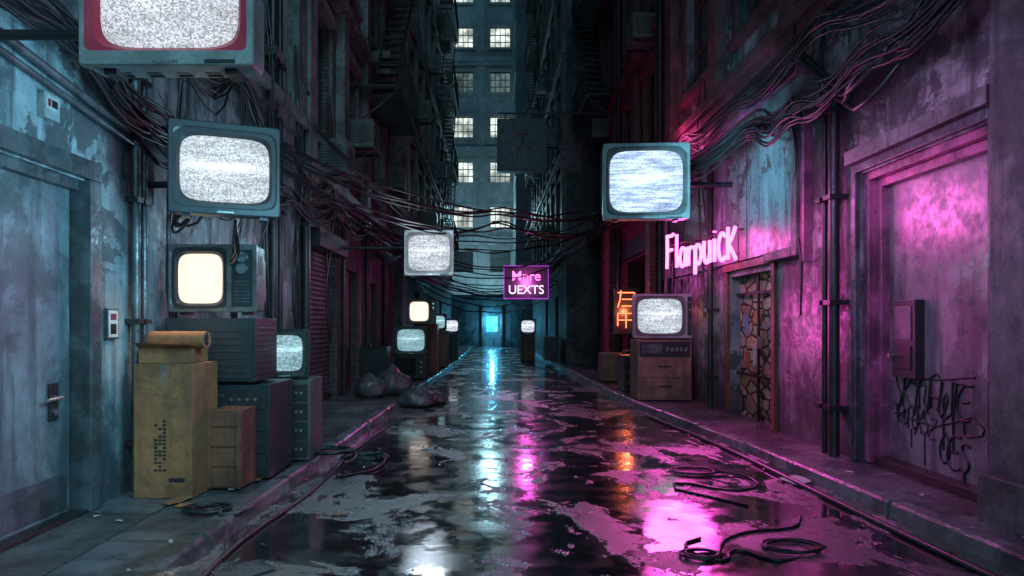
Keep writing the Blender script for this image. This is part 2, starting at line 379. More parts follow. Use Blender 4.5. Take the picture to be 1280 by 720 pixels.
for a,c in((13.6,14.9),(16.2,17.4)):
    s.wall(XL+.06,1,a,c,.12,2.6,-.2,-.14,'redtrim'); s.wall(XL+.06,1,a+.15,c-.15,.4,1.2,-.14,-.12,'metalD'); s.wall(XL+.06,1,a+.15,c-.15,1.35,2.3,-.14,-.12,'metalD')
    s.wall(XL+.06,1,a-.12,a-.002,.12,2.7,-.1,.05,'redtrim'); s.wall(XL+.06,1,c+.002,c+.12,.12,2.7,-.1,.05,'redtrim')
s.obj('shutter_and_doors',0,L2)
L3=building('tenement_building',-2.62,1,20.02,44,30,[(23,24.4,-.1,2.6),(28,29.6,-.1,2.6),(34,35.5,-.1,2.6)],'conD',4.6,3.5,1.3,2.1,2.4,'trim','metalD',3,litp=.08)
s=B()
for a,c in((23,24.4),(28,29.6),(34,35.5)): shutter(s,-2.62,1,a,c,.1,2.6,.18)
s.obj('shutters',0,L3)
R1=building('stucco_building',XR,-1,-3,14.6,27,[(5.05,6.85,-.1,3.0,.25),(8.94,10.6,-.1,2.22,.55)],'conR',5.75,3.7,1.7,2.5,2.75,'redtrim','redtrim',4,litp=.0)
d=B()
d.wall(XR,-1,5.08,6.82,.12,2.97,-.26,-.2,'panelR')
for k,(o,t) in enumerate(((.05,.10),(-.04,.09),(-.12,.08))):
    i=k*.085; fm='frameM' if k==0 else 'pinklit'
    d.wall(XR,-1,5.05-.1+i,5.05+i-.017,.12,3.0+.1-i,o-.12,o,fm); d.wall(XR,-1,6.85-i+.017,6.85+.1-i,.12,3.0+.1-i,o-.12,o,fm)
    d.wall(XR,-1,5.05-.015+i,6.85+.015-i,3.015-i,3.1-i,o-.12,o,fm)
d.wall(XR,-1,4.95,6.95,3.102,3.24,-.02,.12,'trim')
d.wall(XR,-1,5.2,6.7,.115,.2,-.2,-.05,'metalD')
d.obj('door',.006,R1)
d=B(); d.wall(XR,-1,6.15,6.5,1.0,1.72,-.2,-.11,'black'); d.wall(XR,-1,6.2,6.45,1.08,1.3,-.11,-.1,'metalD'); d.wall(XR,-1,6.2,6.45,1.35,1.66,-.11,-.102,'frameM')
d.cyl((XR+.1,6.46,1.2),(XR+.05,6.46,1.2),.02,'chrome'); d.obj('junction_box',.006)
d=B(); d.wall(XR,-1,8.94,10.6,.1,2.22,-.3,-.16,'stone')
d.wall(XR,-1,8.84,8.938,.12,2.3,-.1,.05,'wood'); d.wall(XR,-1,10.602,10.7,.12,2.3,-.1,.05,'wood'); d.wall(XR,-1,8.8,10.74,2.302,2.4,-.1,.08,'wood')
d.wall(XR,-1,9.73,9.77,.12,2.2,-.12,-.09,'metalD')
for z in (.75,1.95): d.wall(XR,-1,8.96,10.58,z-.018,z+.018,-.115,-.085,'metalD')
rp=random.Random(8)
for (y,z,m) in ((9.2,1.5,'paper'),(9.3,1.05,'posterB'),(9.95,1.6,'orange'),(9.95,1.05,'paper'),(10.35,1.5,'posterB'),(10.3,.95,'card')):
    a=rp.uniform(.07,.12); d.wall(XR,-1,y-a,y+a,z-a*1.3,z+a*1.3,-.155,-.145-rp.uniform(0,.004),m)
d.wall(XR,-1,9.62,9.7,1.15,1.32,-.10,-.07,'chrome')
d.obj('doorway_gate',0,R1)
d=B(); d.wall(XR,-1,4.3,4.78,-.05,26,-.05,.22,'conD'); d.wall(XR,-1,4.25,4.83,-.05,.45,-.05,.27,'conD'); d.obj('pillar',.01,R1)
d=B(); d.wall(XR,-1,8.1,14.5,2.42,4.15,-.02,.08,'fascia')
for y in(9.7,11.3,12.9): d.wall(XR,-1,y-.006,y+.006,2.43,4.14,.075,.086,'metalD')
d.obj('fascia_panel',.004,R1)
d=B()
d.wall(XR,-1,7.96,8.098,2.3,4.2,-.02,.16,'trim'); d.wall(XR,-1,7.88,7.958,2.22,4.2,-.02,.11,'pinklit')
d.wall(XR,-1,7.7,14.5,4.155,4.33,-.02,.2,'trim'); d.wall(XR,-1,7.7,14.5,4.332,4.42,-.02,.28,'pinklit')
d.wall(XR,-1,8.1,8.9,2.30,2.415,-.02,.17,'trim')
d.obj('moulding',.01,R1)
R2=building('brick_shop_building',XR+.05,-1,14.62,24,29,[(15.2,18.9,-.1,3.2,.6)],'brick',5.2,3.6,1.5,2.3,2.6,'redtrim','metalD',5)
s=B(); shutter(s,XR+.05,-1,15.2,18.9,.12,3.2,.5); s.wall(XR+.05,-1,19.6,21.2,-.05,4.2,-.05,.40,'brick'); s.wall(XR+.05,-1,14.7,15.15,-.05,4.2,-.05,.35,'brick')
s.wall(XR+.05,-1,14.7,23.9,4.21,4.5,-.05,.45,'redtrim'); s.wall(XR+.05,-1,15.16,19.59,3.25,3.7,-.02,.12,'metalD'); s.obj('shopfront',.006,R2)
R3=building('office_building',2.62,-1,24.02,44,34,[(27,28.2,-.1,2.6),(32,33.4,-.1,2.6)],'conD2',4.8,3.4,1.2,2.0,2.2,'trim','metalD',6,litp=.06)
s=B()
for a,c in((27,28.2),(32,33.4)): shutter(s,2.62,-1,a,c,.1,2.6,.18)
s.obj('shutters',0,R3)
R4=building('grey_tower',1.75,-1,45.5,51.5,44,[],'far',5.2,3.45,.9,1.7,1.7,'far','metalD',9,litp=.05)

# ---- far building facing camera
def far():
    e=empty('tower_block'); Y=54.0; b=B(); w=B(); t=B()
    cols=[-2.3+2.95*k for k in range(-4,6)]; rows=[6.4+3.55*k for k in range(0,11)]
    xs=[-18]; ww=.8
    for c in cols: xs+= [c-ww,c+ww]
    xs.append(20); zs=[0]
    for r in rows: zs+=[r-.82,r+.82]
    zs.append(48)
    for i in range(len(xs)-1):
        for j in range(len(zs)-1):
            if i%2==1 and j%2==1: continue
            b.add([(xs[i],Y,zs[j]),(xs[i+1],Y,zs[j]),(xs[i+1],Y,zs[j+1]),(xs[i],Y,zs[j+1])],[(0,1,2,3)],'far')
    b.box(-18,20,Y+.5,Y+12,0,48,'far')
    rn=random.Random(3)
    for ci,c in enumerate(cols):
        for ri,r in enumerate(rows):
            g='glassD'
            if ri in(1,2,3,5,6) and rn.random()<.88: g='litW'
            elif ri==4 and rn.random()<.8: g='litW2'
            elif rn.random()<.2: g='litW2'
            if -3<c<1 and ri in (1,2,3,5,6): g='litW'
            if ri==4 and -3<c<1: g='litW2'
            w.box(c-ww,c+ww,Y+.25,Y+.3,r-.82,r+.82,g)
            for x in (-ww,-ww*.5,0,ww*.5,ww): w.box(c+x-.03,c+x+.03,Y+.17,Y+.24,r-.82,r+.82,'metalD')
            for z in (-.82,-.3,.25,.82): w.box(c-ww,c+ww,Y+.18,Y+.235,r+z-.03,r+z+.03,'metalD')
            t.box(c-ww-.15,c+ww+.15,Y-.16,Y+.02,r-1.0,r-.822,'far'); t.box(c-ww-.1,c+ww+.1,Y-.07,Y+.02,r+.822,r+1.05,'far')
    for c in cols: t.box(c+1.18,c+1.76,Y-.12,Y+.02,0,47,'far')
    for k in (0,2,4,6,8): t.box(-18,20,Y-.3,Y-.122,rows[k]+1.6,rows[k]+1.95,'far')
    for k in (0,2,4,6,8): t.box(-18,20,Y-.2,Y-.121,rows[k]+1.3,rows[k]+1.598,'far')
    b.obj('walls',0,e); w.obj('windows',0,e); t.obj('ledges',0,e)
far()
g=empty('gatehouse'); b=B()
b.box(-3.2,-.55,44.6,47,0,3.1,'conD'); b.box(.55,3.2,44.6,47,0,3.1,'conD'); b.box(-.55,.55,44.6,47,2.35,3.1,'conD'); b.box(-3.3,3.3,44.4,47.2,3.102,3.4,'trim')
b.box(-.55,.55,45.4,45.5,0,2.35,'metalB'); b.box(-.68,-.552,44.5,44.75,0,2.48,'trim'); b.box(.552,.68,44.5,44.75,0,2.48,'trim')
b.obj('walls',.01,g); b=B(); b.box(-.36,.36,45.33,45.38,1.0,2.0,'cyan'); b.obj('lit_window',0,g)

# ---------------------------------------------------------------- TVs
def rr(a,bz,n,K=64,cx=0,cz=0):
    o=[]
    for k in range(K):
        t=2*math.pi*(k+.5)/K; c,s_=math.cos(t),math.sin(t)
        o.append((cx+a*math.copysign(abs(c)**(2/n),c),cz+bz*math.copysign(abs(s_)**(2/n),s_)))
    return o
def tv(x,y,z,w,h,d,yaw,shell,bezel,scr,controls=0,tilt=0,name='crt_television',slots=False,knob='chrome',mx=.045,mz=.055):
    e=empty(name,(x,y,z+h/2),(R(tilt),0,R(yaw)))
    b=B(); K=64
    cw=controls; a,bz=w/2,h/2
    sx=-cw/2; sa=(w-cw)/2-mx*w/.8; sb=bz-mz*h/.65
    loops=[(rr(a*.78,bz*.72,14),d,shell),(rr(a*.86,bz*.84,14),d*.62,shell),(rr(a*.985,bz*.985,22),d*.45,shell),(rr(a*.985,bz*.985,40),.035,shell),(rr(a,bz,40),.03,shell),(rr(a,bz,40),.004,shell),(rr(a-.008,bz-.008,40),-.004,shell),
           (rr(sa+.034,sb+.034,9,cx=sx),-.004,shell),(rr(sa+.026,sb+.026,8,cx=sx),.004,bezel),(rr(sa,sb,6,cx=sx),.006,bezel),(rr(sa-.022,sb-.022,5,cx=sx),.04,bezel)]
    if slots: loops[7]=(rr(a-.03,bz-.05,30,cx=sx,cz=.02),-.004,shell); loops[8]=(rr(a-.035,bz-.055,30,cx=sx,cz=.02),.002,bezel)
    for i in range(len(loops)-1):
        (p,yy,_),(q,y2,m)=loops[i],loops[i+1]
        vs=[(u,yy,v) for u,v in p]+[(u,y2,v) for u,v in q]
        b.add(vs,[(k,(k+1)%K,(k+1)%K+K,k+K) for k in range(K)],m,False)
    b.add([(u,loops[0][1],v) for u,v in loops[0][0]],[list(range(K))],shell)
    if cw:
        px=a-cw*.52
        b.box(px-cw*.38,px+cw*.38,-.008,.004,-bz+.05,bz-.05,'black')
        for kz in (.62,.28): b.cyl((px,-.008,bz*kz),(px,-.035,bz*kz),cw*.22,knob,20,cw*.19)
        for i in range(7): b.box(px-cw*.28,px+cw*.28,-.011,-.008,-bz*.1-i*bz*.1,-bz*.1-i*bz*.1+.008,'tvbeige')
    else:
        b.box(a*.45,a*.8,-.008,-.003,-bz+.012,-bz+.028,'black'); b.box(-.06,.06,-.007,-.003,-bz+.014,-bz+.026,'chrome')
    for sx_ in(-1,1): b.box(sx_*a*.7-.03,sx_*a*.7+.03,.05,d*.4,-bz-.02,-bz+.01,'black')
    if slots:
        for i in range(4):
            b.box(-a*.7+i*a*.35,-a*.7+i*a*.35+.07,.1,.12,-bz+.004,-bz+.012,'black'); b.box(-a*.7+i*a*.35,-a*.7+i*a*.35+.07,.14,.155,-bz-.001,-bz+.012,'black')
    for i in range(6): b.box(a*.98-.004,a*.98+.004,d*.12+i*.022,d*.12+i*.022+.009,bz*.1,bz*.7,'black')
    b.obj('cabinet',0,e)
    s2=B(); prof=[1,.85,.65,.4,.15]; rings=[]
    for p in prof: rings.append(([(sx+(u-sx)*p,v*p) for u,v in rr((sa-.02),(sb-.02),5,cx=sx)],.038-.03*(1-p*p)))
    for i in range(len(rings)-1):
        (p,yy),(q,y2)=rings[i],rings[i+1]
        s2.add([(u,yy,v) for u,v in p]+[(u,y2,v) for u,v in q],[(k,(k+1)%K,(k+1)%K+K,k+K) for k in range(K)],scr,True)
    s2.add([(u,rings[-1][1],v) for u,v in rings[-1][0]],[list(range(K))],scr,True)
    s2.obj('screen',0,e)
    return e
sA=screen('static_white',(.84,.90,1),1.05,.9,.35,.0065,dark=(.06,.07,.08))
sB=screen('static_cool',(.74,.86,.96),1.15,.85,.5,.008,streakz=.02,dark=(.06,.08,.10))
sC=screen('static_blue',(.55,.73,1),1.5,.65,1.2,.012,h=.9,dark=(.05,.09,.22))
sD=screen('glow_warm',(1,.84,.70),1.2,.03,.06,.01,h=.9)
sE=screen('static_cyan',(.42,.72,.82),.85,.85,.5,.012,dark=(.04,.08,.09))
sF=screen('static_far',(.78,.84,.95),1.05,.75,.7,.017,h=.6,dark=(.07,.08,.10))
tv(-1.53,3.2,2.71,.82,.68,.38,0,'tvlight','tvred',sA,slots=True,mx=.06,mz=.075)
tv(-2.03,5.2,2.33,.80,.70,.40,22,'tvteal','black',sB,mx=.06,mz=.075)
tv(-2.46,6.0,1.60,.78,.60,.5,0,'tvbeige','black',sD,controls=.24,mx=.055,mz=.065)
tv(-2.12,6.95,.95,.50,.50,.45,12,'black','black',sE,mx=.08,mz=.06)
tv(-1.11,12.0,2.35,.87,.80,.45,0,'tvlight','tvbeige',sF)
tv(-1.80,17.5,1.50,.74,.64,.5,4,'black','black',sD,controls=.14)
tv(-2.02,17.0,.74,.80,.70,.5,6,'tvteal','black',sE)
tv(2.15,9.5,2.96,1.2,1.06,.55,-4,'tvlight','tvbeige',sC,mx=.05,mz=.05)
tv(3.08,12.3,1.24,1.05,.80,.55,-3,'tvlight','tvbeige',sF,controls=.10)
tv(-1.55,26,1.15,.6,.55,.45,0,'black','black',sF)
tv(1.42,27,1.1,.62,.6,.45,0,'black','black',sF)
tv(-1.75,21.6,1.30,.62,.52,.45,0,'tvbeige','black',sE)

def bracket(pts,r=.025,name='wall_bracket',plate=None):
    b=B()
    for a,c in zip(pts[:-1],pts[1:]): b.cyl(a,c,r,'metalD')
    p=Vector(pts[0]); b.box(p.x-.02,p.x+.02,p.y-.12,p.y+.12,p.z-.15,p.z+.15,'metalD')
    q=Vector(pts[-1]); b.box(q.x-.12,q.x+.12,q.y-.03,q.y+.01,q.z-.12,q.z+.12,'metalD')
    return b.obj(name,.004)
bracket([(XL,3.9,3.15),(-1.6,3.9,3.15),(-1.55,3.6,3.05)],.03)
bracket([(XL,5.9,2.7),(-2.3,5.85,2.7),(-2.15,5.57,2.68)],.03)
bracket([(XL+.06,12.6,2.9),(-1.1,12.6,2.9),(-1.1,12.46,2.8)],.03)
bracket([(XR,10.3,3.6),(2.2,10.3,3.6),(2.2,10.06,3.5)],.04)
b=B(); b.cyl((3.2,12.55,2.04),(3.2,12.55,3.75),.028,'pinklit'); b.cyl((3.2,12.55,2.04),(3.2,12.55,2.07),.07,'metalD',18); b.cyl((3.2,12.55,3.7),(2.3,10.05,3.6),.022,'pipe'); b.obj('support_pole',0)  # pole coloured pink for the neon light falling on it

# ---------------------------------------------------------------- cabinets & boxes
def cabinet(name,x0,x1,y0,y1,z0,z1,m,kind='plain',yaw=0):
    e=Vector(((x0+x1)/2,(y0+y1)/2,z0)); a=(x1-x0)/2; dd=(y1-y0)/2; h=z1-z0; b=B()
    b.box(-a,a,-dd,dd,0.015,h,m)
    if kind=='speaker':
        b.box(-a+.04,a-.04,-dd-.012,-dd,.06,h-.05,'black'); b.cyl((0,-dd-.012,h*.38),(0,-dd-.03,h*.38),min(a,h)*.45,'metalD',28); b.cyl((0,-dd-.02,h*.38),(0,-dd-.036,h*.38),min(a,h)*.2,'black',20)
        b.cyl((0,-dd-.012,h*.76),(0,-dd-.03,h*.76),min(a,h)*.22,'metalD',20)
    elif kind=='drawers':
        k=max(2,int(h/.33))
        for i in range(k):
            z=.05+i*(h-.08)/k; b.box(-a+.03,a-.03,-dd-.016,-dd,z+.01,z+(h-.08)/k-.015,m); b.box(-.09,.09,-dd-.03,-dd-.016,z+(h-.08)/k*.55,z+(h-.08)/k*.55+.018,'metalD')
    elif kind=='console':
        z=h-.30; b.box(-a+.03,a-.03,-dd-.014,-dd,z,h-.03,'black'); b.box(-a+.07,-a*.1,-dd-.02,-dd-.014,z+.06,h-.08,'frameM')
        for j in range(5): b.box(a*.05+j*a*.17,a*.05+j*a*.17+.05,-dd-.022,-dd-.014,z+.1,z+.17,'chrome')
        for i in range(2):
            z=.05+i*(h-.37)/2; b.box(-a+.03,a-.03,-dd-.016,-dd,z+.01,z+(h-.37)/2-.015,m); b.box(-.12,.12,-dd-.035,-dd-.016,z+.2,z+.22,'metalD')
    elif kind=='hifi':
        k=max(2,int(h/.2))
        for i in range(k):
            z=.04+i*(h-.06)/k; hh=(h-.06)/k-.02; b.box(-a+.03,a-.03,-dd-.014,-dd,z,z+hh,'black')
            b.box(-a+.06,a*.1,-dd-.018,-dd-.014,z+hh*.55,z+hh*.8,'frameM')
            for j in range(4): b.cyl((a*.25+j*a*.16,-dd-.014,z+hh*.5),(a*.25+j*a*.16,-dd-.03,z+hh*.5),.014,'chrome',10)
    elif kind=='old_tv':
        b.box(-a+.03,a*.45,-dd-.012,-dd,.06,h-.05,'black'); b.box(-a+.06,a*.40,-dd-.016,-dd-.012,.09,h-.08,'glassD')
        for j in range(3): b.cyl((a*.72,-dd,h*(.3+.2*j)),(a*.72,-dd-.025,h*(.3+.2*j)),.025,'chrome',14)
    elif kind=='vents':
        for j in range(int(h/.05)-2): b.box(a-.004,a+.004,-dd+.06,dd-.06,.07+j*.05,.085+j*.05,'black')
        b.box(-a+.03,a-.03,-dd-.01,-dd,.04,h-.04,'tvteal')
        for j in range(int(h/.06)-2): b.box(-a+.08,a-.08,-dd-.013,-dd-.01,.09+j*.06,.105+j*.06,'black')
    elif kind=='crate':
        for j in range(4): b.box(-a-.008,a+.008,-dd-.012,-dd,.03+j*h/4,.03+(j+.86)*h/4,m)
        for sx in(-1,1): b.box(sx*a-.035*(sx>0)-.0,sx*a+.035*(sx<0),-dd-.024,-dd-.012,.015,h,m)
    for sx in(-1,1):
        for sy in(-1,1): b.box(sx*a*.85-.02,sx*a*.85+.02,sy*dd*.8-.02,sy*dd*.8+.02,0,.02,'black')
    return b.obj(name,.006,None,e,(0,0,R(yaw)))
cabinet('television_cabinet',-2.88,-2.08,6.0,6.6,.98,1.55,'tvteal','vents')
cabinet('speaker_cabinet',-2.86,-1.97,6.05,6.75,.12,.96,'tvteal','hifi')
cabinet('amplifier_cabinet',-2.5,-1.84,6.85,7.45,.12,.93,'tvbeige','hifi',3)
cabinet('wooden_crate',-2.36,-2.08,5.68,6.02,.115,.78,'wood','crate',-3)
cabinet('television_cabinet',-2.45,-1.65,16.95,17.6,.12,.73,'black','old_tv')
cabinet('wooden_cabinet',-2.0,-1.5,18.6,19.2,.12,1.5,'wood','drawers')
cabinet('wooden_cabinet',-2.2,-1.4,21.6,22.3,.12,1.28,'woodL','drawers')
cabinet('storage_cabinet',-1.85,-1.3,26,26.6,.1,1.13,'black','vents')
cabinet('storage_cabinet',1.15,1.7,27,27.6,.0,1.08,'wood','drawers')
cabinet('storage_cabinet',2.0,2.5,26,26.8,.1,1.0,'black','vents')
cabinet('media_console',2.62,3.58,12.25,12.95,.12,1.21,'woodL','console')
cabinet('hifi_cabinet',2.68,3.1,13.9,14.6,.12,.85,'tvbeige','hifi')
cabinet('wooden_crate',2.62,3.3,16.2,16.9,.12,.8,'woodL','crate')
cabinet('speaker_cabinet',3.0,3.5,15.2,15.7,.12,.9,'black','speaker')
cabinet('air_vent_cabinet',-2.9,-2.3,14.9,15.5,.12,1.0,'metalD','vents')
def cbox(name,x0,x1,y0,y1,z0,z1,yaw=0,open_=False,mark=True):
    e=((x0+x1)/2,(y0+y1)/2,z0); a=(x1-x0)/2; dd=(y1-y0)/2; h=z1-z0; b=B()
    b.box(-a,a,-dd,dd,0,h,'card')
    b.box(-.03,.03,-dd-.002,dd+.002,h*.86,h+.002,'woodL')
    if mark:
        rn=random.Random(5)
        for i in range(14):
            for j in range(3):
                if rn.random()<.8: b.box(-a*.3+j*.035,-a*.3+j*.035+.026,-dd-.0025,-dd-.0005,h*.2+i*h*.028,h*.2+i*h*.028+h*.017,'black')
        b.box(a*.2,a*.75,-dd-.0025,-dd-.0005,h*.12,h*.15,'black')
    b.add([(-a,-dd,h),(a,-dd,h),(a+.01,-dd-.1,h+.03),(-a,-dd-.08,h+.05)],[(0,1,2,3)],'card') if open_ else None
    return b.obj(name,.004,None,e,(0,0,R(yaw)))
cbox('cardboard_box',-2.84,-2.37,5.42,5.88,.115,1.18,-2)
cbox('cardboard_box',-2.86,-2.44,5.5,5.9,1.182,1.30,6,True,False)
b=B(); b.cyl((-2.8,5.62,1.37),(-2.33,5.58,1.37),.07,'card',24); b.cyl((-2.33,5.58,1.37),(-2.328,5.58,1.37),.05,'black',20); b.obj('cardboard_tube')

# ---------------------------------------------------------------- pipes/conduits/keypads
b=B()
for y,r in((5.62,.035),(5.75,.028)):
    b.cyl((XL+.07,y,.1),(XL+.07,y,4.9),r,'frameM')
    for z in(.5,1.5,2.5,3.5): b.box(XL,XL+.11,y-.05,y+.05,z,z+.04,'metalD')
b.cyl((XL+.06,5.62,3.05),(XL+.06,3.2,3.35),.03,'frameM'); b.cyl((XL+.06,5.75,2.95),(XL+.06,3.2,3.24),.022,'frameM')
b.obj('conduit_pipe')
b=B()
for y,r in((9.1,.06),(9.4,.04),(10.5,.07),(13.2,.05),(15.7,.06),(18.3,.07)):
    x=XL+.14 if y>10.4 else XL+.08
    b.cyl((x,y,.1),(x,y,24),r,'metalD')
    for z in range(1,24,2): b.box(x-.1,x+.08,y-r-.02,y+r+.02,z,z+.05,'metalD')
b.obj('drain_pipe')
b=B()
for y,r in((7.15,.055),(7.35,.03),(11.2,.045),(14.55,.07),(19.3,.06),(22.5,.07)):
    x=XR-.12
    b.cyl((x,y,.1),(x,y,4.0 if y<13 else 24),r,'metalD')
    for z in (.6,1.7,2.8,3.7): b.box(x-.08,x+.12,y-r-.02,y+r+.02,z,z+.05,'metalD')
b.cyl((XR-.12,7.15,4.0),(XR-.12,7.9,4.6),.05,'metalD')
b.obj('drain_pipe')
b=B(); b.wall(XL,1,5.27,5.43,1.38,1.62,0,.03,'frameM'); b.wall(XL,1,5.285,5.415,1.395,1.605,.03,.034,'paper'); b.wall(XL,1,5.31,5.39,1.42,1.5,.034,.036,'ink'); b.wall(XL,1,5.31,5.39,1.53,1.58,.034,.036,'inkR'); b.obj('warning_sign',.002)
b=B(); b.wall(XL,1,4.5,4.66,2.87,3.04,0,.05,'tvlight'); b.wall(XL,1,4.52,4.64,2.93,3.02,.05,.054,'paper'); b.wall(XL,1,4.53,4.56,2.95,3.0,.054,.056,'inkR');b.wall(XL,1,4.57,4.63,2.95,3.0,.054,.056,'ink'); b.obj('meter_box',.003)
def ac(x,y,z,w=.75,n=1):
    b=B(); b.box(-.28,.28,-w/2,w/2,0,.55,'tvbeige')
    b.cyl((.281*n,0,.28),(.295*n,0,.28),.21,'black',24)
    for i in range(9): b.box(.296*n,.302*n,-.2,.2,.1+i*.045,.106+i*.045,'metalD')
    for i in range(8): b.box(-.22,.22,-w/2-.006,-w/2,.08+i*.05,.1+i*.05,'black')
    b.box(-.3,.3,-w/2-.02,-w/2+.04,-.04,-.002,'metalD'); b.box(-.3,.3,w/2-.04,w/2+.02,-.04,-.002,'metalD'); b.cyl((-n*.3,-w/3,-.04),(.25*n,-w/3,-.03),.012,'metalD',6); b.cyl((-n*.3,-w/3,-.4),(.25*n,-w/3,-.03),.012,'metalD',6)
    return b.obj('air_conditioner',.01,None,(x,y,z))
for y,z in((11.6,4.0),(14.2,5.1),(16.5,7.4),(18.8,5.2),(22.5,8.2),(25,5),(27,11.5),(30,8),(33,14.5),(24,15),(36,11)):
    ac(XL+.32 if y<20 else -2.3,y,z,n=1)
for y,z in((15.6,7.9),(17.2,5.1),(19.8,11.4),(21.8,7.4),(13.5,9.6),(26,8.3),(29,5.1),(31,12),(35,9),(28,15.5)):
    ac(XR-.28 if y<24 else 2.33,y,z,n=-1)
def fire_escape(X,n,y0,y1,levels,wid=.95):
    b=B()
    for i,z in enumerate(levels):
        x0,x1=X+n*.02,X+n*wid
        y=y0
        while y<y1: b.box(x0,x1,y,y+.035,z,z+.03,'metalD'); y+=.1
        b.box(x1,x1-n*.04,y0,y1,z-.08,z+.04,'metalD')
        for h in(.5,1.0): b.cyl((x1,y0,z+h),(x1,y1,z+h),.018,'metalD',6); b.cyl((x0,y0,z+h),(x1,y0,z+h),.018,'metalD',6); b.cyl((x0,y1,z+h),(x1,y1,z+h),.018,'metalD',6)
        y=y0
        while y<=y1+.01: b.cyl((x1,y,z),(x1,y,z+1.0),.012,'metalD',6); y+=.25
        for y in(y0+.1,y1-.1): b.cyl((x0,y,z-.8),(x1,y,z),.02,'metalD',6)
        if i<len(levels)-1:
            z2=levels[i+1]; xm=X+n*wid*.6
            for dx in(-.25,.25):
                b.cyl((xm+dx,y0+.3,z),(xm+dx,y1-.3,z2),.03,'metalD',6)
            for j in range(13): t=j/13; yy=y0+.3+(y1-y0-.6)*t; b.box(xm-.25,xm+.25,yy,yy+.18,z+(z2-z)*t,z+(z2-z)*t+.02,'metalD')
    return b.obj('fire_escape')
fire_escape(XL+.06,1,14.6,18.6,[6.6,10.2,13.8,17.4,21])
fire_escape(-2.62,1,30,34,[5,8.5,12,15.5,19,22.5])
fire_escape(XR+.05,-1,20.2,23.8,[8.3,11.9,15.5,19.1,22.7])
fire_escape(2.62,-1,36,40,[6,9.4,12.8,16.2,19.6,23],.7)

# ---------------------------------------------------------------- signs
GL={'F':[[(0,0),(.03,.5),(.02,1)],[(0,1),(.3,1.0),(.52,1.04)],[(.02,.55),(.4,.57)]],
'l':[[(.12,1.02),(.1,.5),(.12,0)]],
'a':[[(.42,.48),(.25,.58),(.07,.42),(.06,.12),(.22,0),(.38,.14),(.43,.5)],[(.43,.55),(.42,.2),(.48,0)]],
'r':[[(.06,.58),(.06,0)],[(.06,.32),(.18,.54),(.38,.54)]],
'p':[[(.06,.58),(.06,.1),(.05,-.3)],[(.06,.45),(.2,.6),(.42,.48),(.42,.15),(.24,0),(.06,.12)]],
'u':[[(.06,.68),(.06,.2),(.2,0),(.38,.12),(.42,.68)],[(.42,.4),(.44,0)]],
'i':[[(.1,.7),(.1,0)],[(.1,.9),(.11,.95)]],
'c':[[(.42,.74),(.25,.84),(.07,.6),(.08,.2),(.24,0),(.44,.1)]],
'K':[[(.08,1),(.06,.5),(.08,0)],[(.48,.98),(.3,.68),(.1,.48)],[(.1,.48),(.3,.25),(.5,-.02)]],
'S':[[(.45,.9),(.2,1),(.05,.78),(.25,.52),(.45,.3),(.3,.02),(.02,.1)]],
'A':[[(0,0),(.25,1),(.5,0)],[(.1,.4),(.45,.38)]],'R':[[(.05,0),(.05,1),(.4,.9),(.38,.6),(.07,.5),(.5,0)]],
'T':[[(-.05,1),(.55,.95)],[(.25,1),(.22,0)]],'E':[[(.5,1),(.05,.95),(.05,0),(.5,.02)],[(.05,.5),(.4,.52)]],
'O':[[(.25,1),(.02,.5),(.25,0),(.5,.5),(.25,1)]],'N':[[(0,0),(.05,1),(.45,0),(.5,1.05)]],'Z':[[(0,1),(.5,.95),(0,.05),(.55,0)]],
'X':[[(0,1),(.5,0)],[(.5,1),(0,-.05)]],'W':[[(0,1),(.12,0),(.27,.7),(.4,0),(.55,1.1)]]}
nsE=empty('neon_sign')
word='FlarpuicK'; adv=[.62,.3,.56,.45,.56,.58,.28,.5,.55]; tot=sum(adv)
PA=Vector((3.05,11.9,0)); PB=Vector((3.50,9.75,0)); u=0; ps=[]
for i,ch in enumerate(word):
    for st in GL[ch]:
        P=[]
        for a,v in st:
            t=(u+a*.95)/tot; q=PA.lerp(PB,t); zb=2.46-.02*t; hz=.56-.10*t
            P.append((q.x,q.y,zb+v*hz))
        ps.append(P)
    u+=adv[i]
curves('tubes',ps,.029,'pink',nsE)
b=B()
for z in (2.52,2.86):
    b.cyl((PA.x+.05,PA.y+.03,z),(PB.x+.05,PB.y+.03,z),.010,'metalD',8)
for t in (.02,.35,.7,.98):
    q=PA.lerp(PB,t); b.cyl((q.x+.05,q.y+.03,2.4),(q.x+.05,q.y+.03,2.95),.009,'metalD',8); b.cyl((q.x+.05,q.y+.03,2.86),(XR,q.y+.05,2.86),.012,'metalD',8)
b.obj('rails',0,nsE)
e=empty('hanging_sign',(1.0,20,2.72)); b=B(); b.box(-.64,.64,0,.14,-.47,.47,'black')
for z in(-.485,.47): b.box(-.655,.655,-.02,.16,z,z+.015,'purple')
for x in(-.655,.64): b.box(x,x+.015,-.02,.16,-.47,.47,'purple')
b.obj('box',0,e)
def text(s,x,z,size,m,par,y=-.006,off=.002,sx=1):
    cu=bpy.data.curves.new('lettering','FONT'); cu.body=s; cu.size=size; cu.extrude=.004; cu.offset=off; cu.align_x='CENTER'; cu.materials.append(M[m])
    o=bpy.data.objects.new('lettering',cu); S.collection.objects.link(o); o.location=(x,y,z); o.rotation_euler=(R(90),0,0); o.scale=(sx,1,1); o.parent=par; return o
text('Mnre',0,.05,.40,'pinkb',e); text('UEXTS',0,-.34,.36,'pinkw',e,sx=.98)
bracket([(XR+.05,20.1,3.3),(1.0,20.1,3.3),(1.0,20.07,3.2)],.02,'sign_bracket')
e=empty('shop_sign',(.9,20.6,6.9)); b=B(); b.box(-.75,.75,0,.3,-.8,.8,'black'); b.box(-.68,.68,-.01,0,-.73,.73,'metalD'); b.obj('box',.02,e)
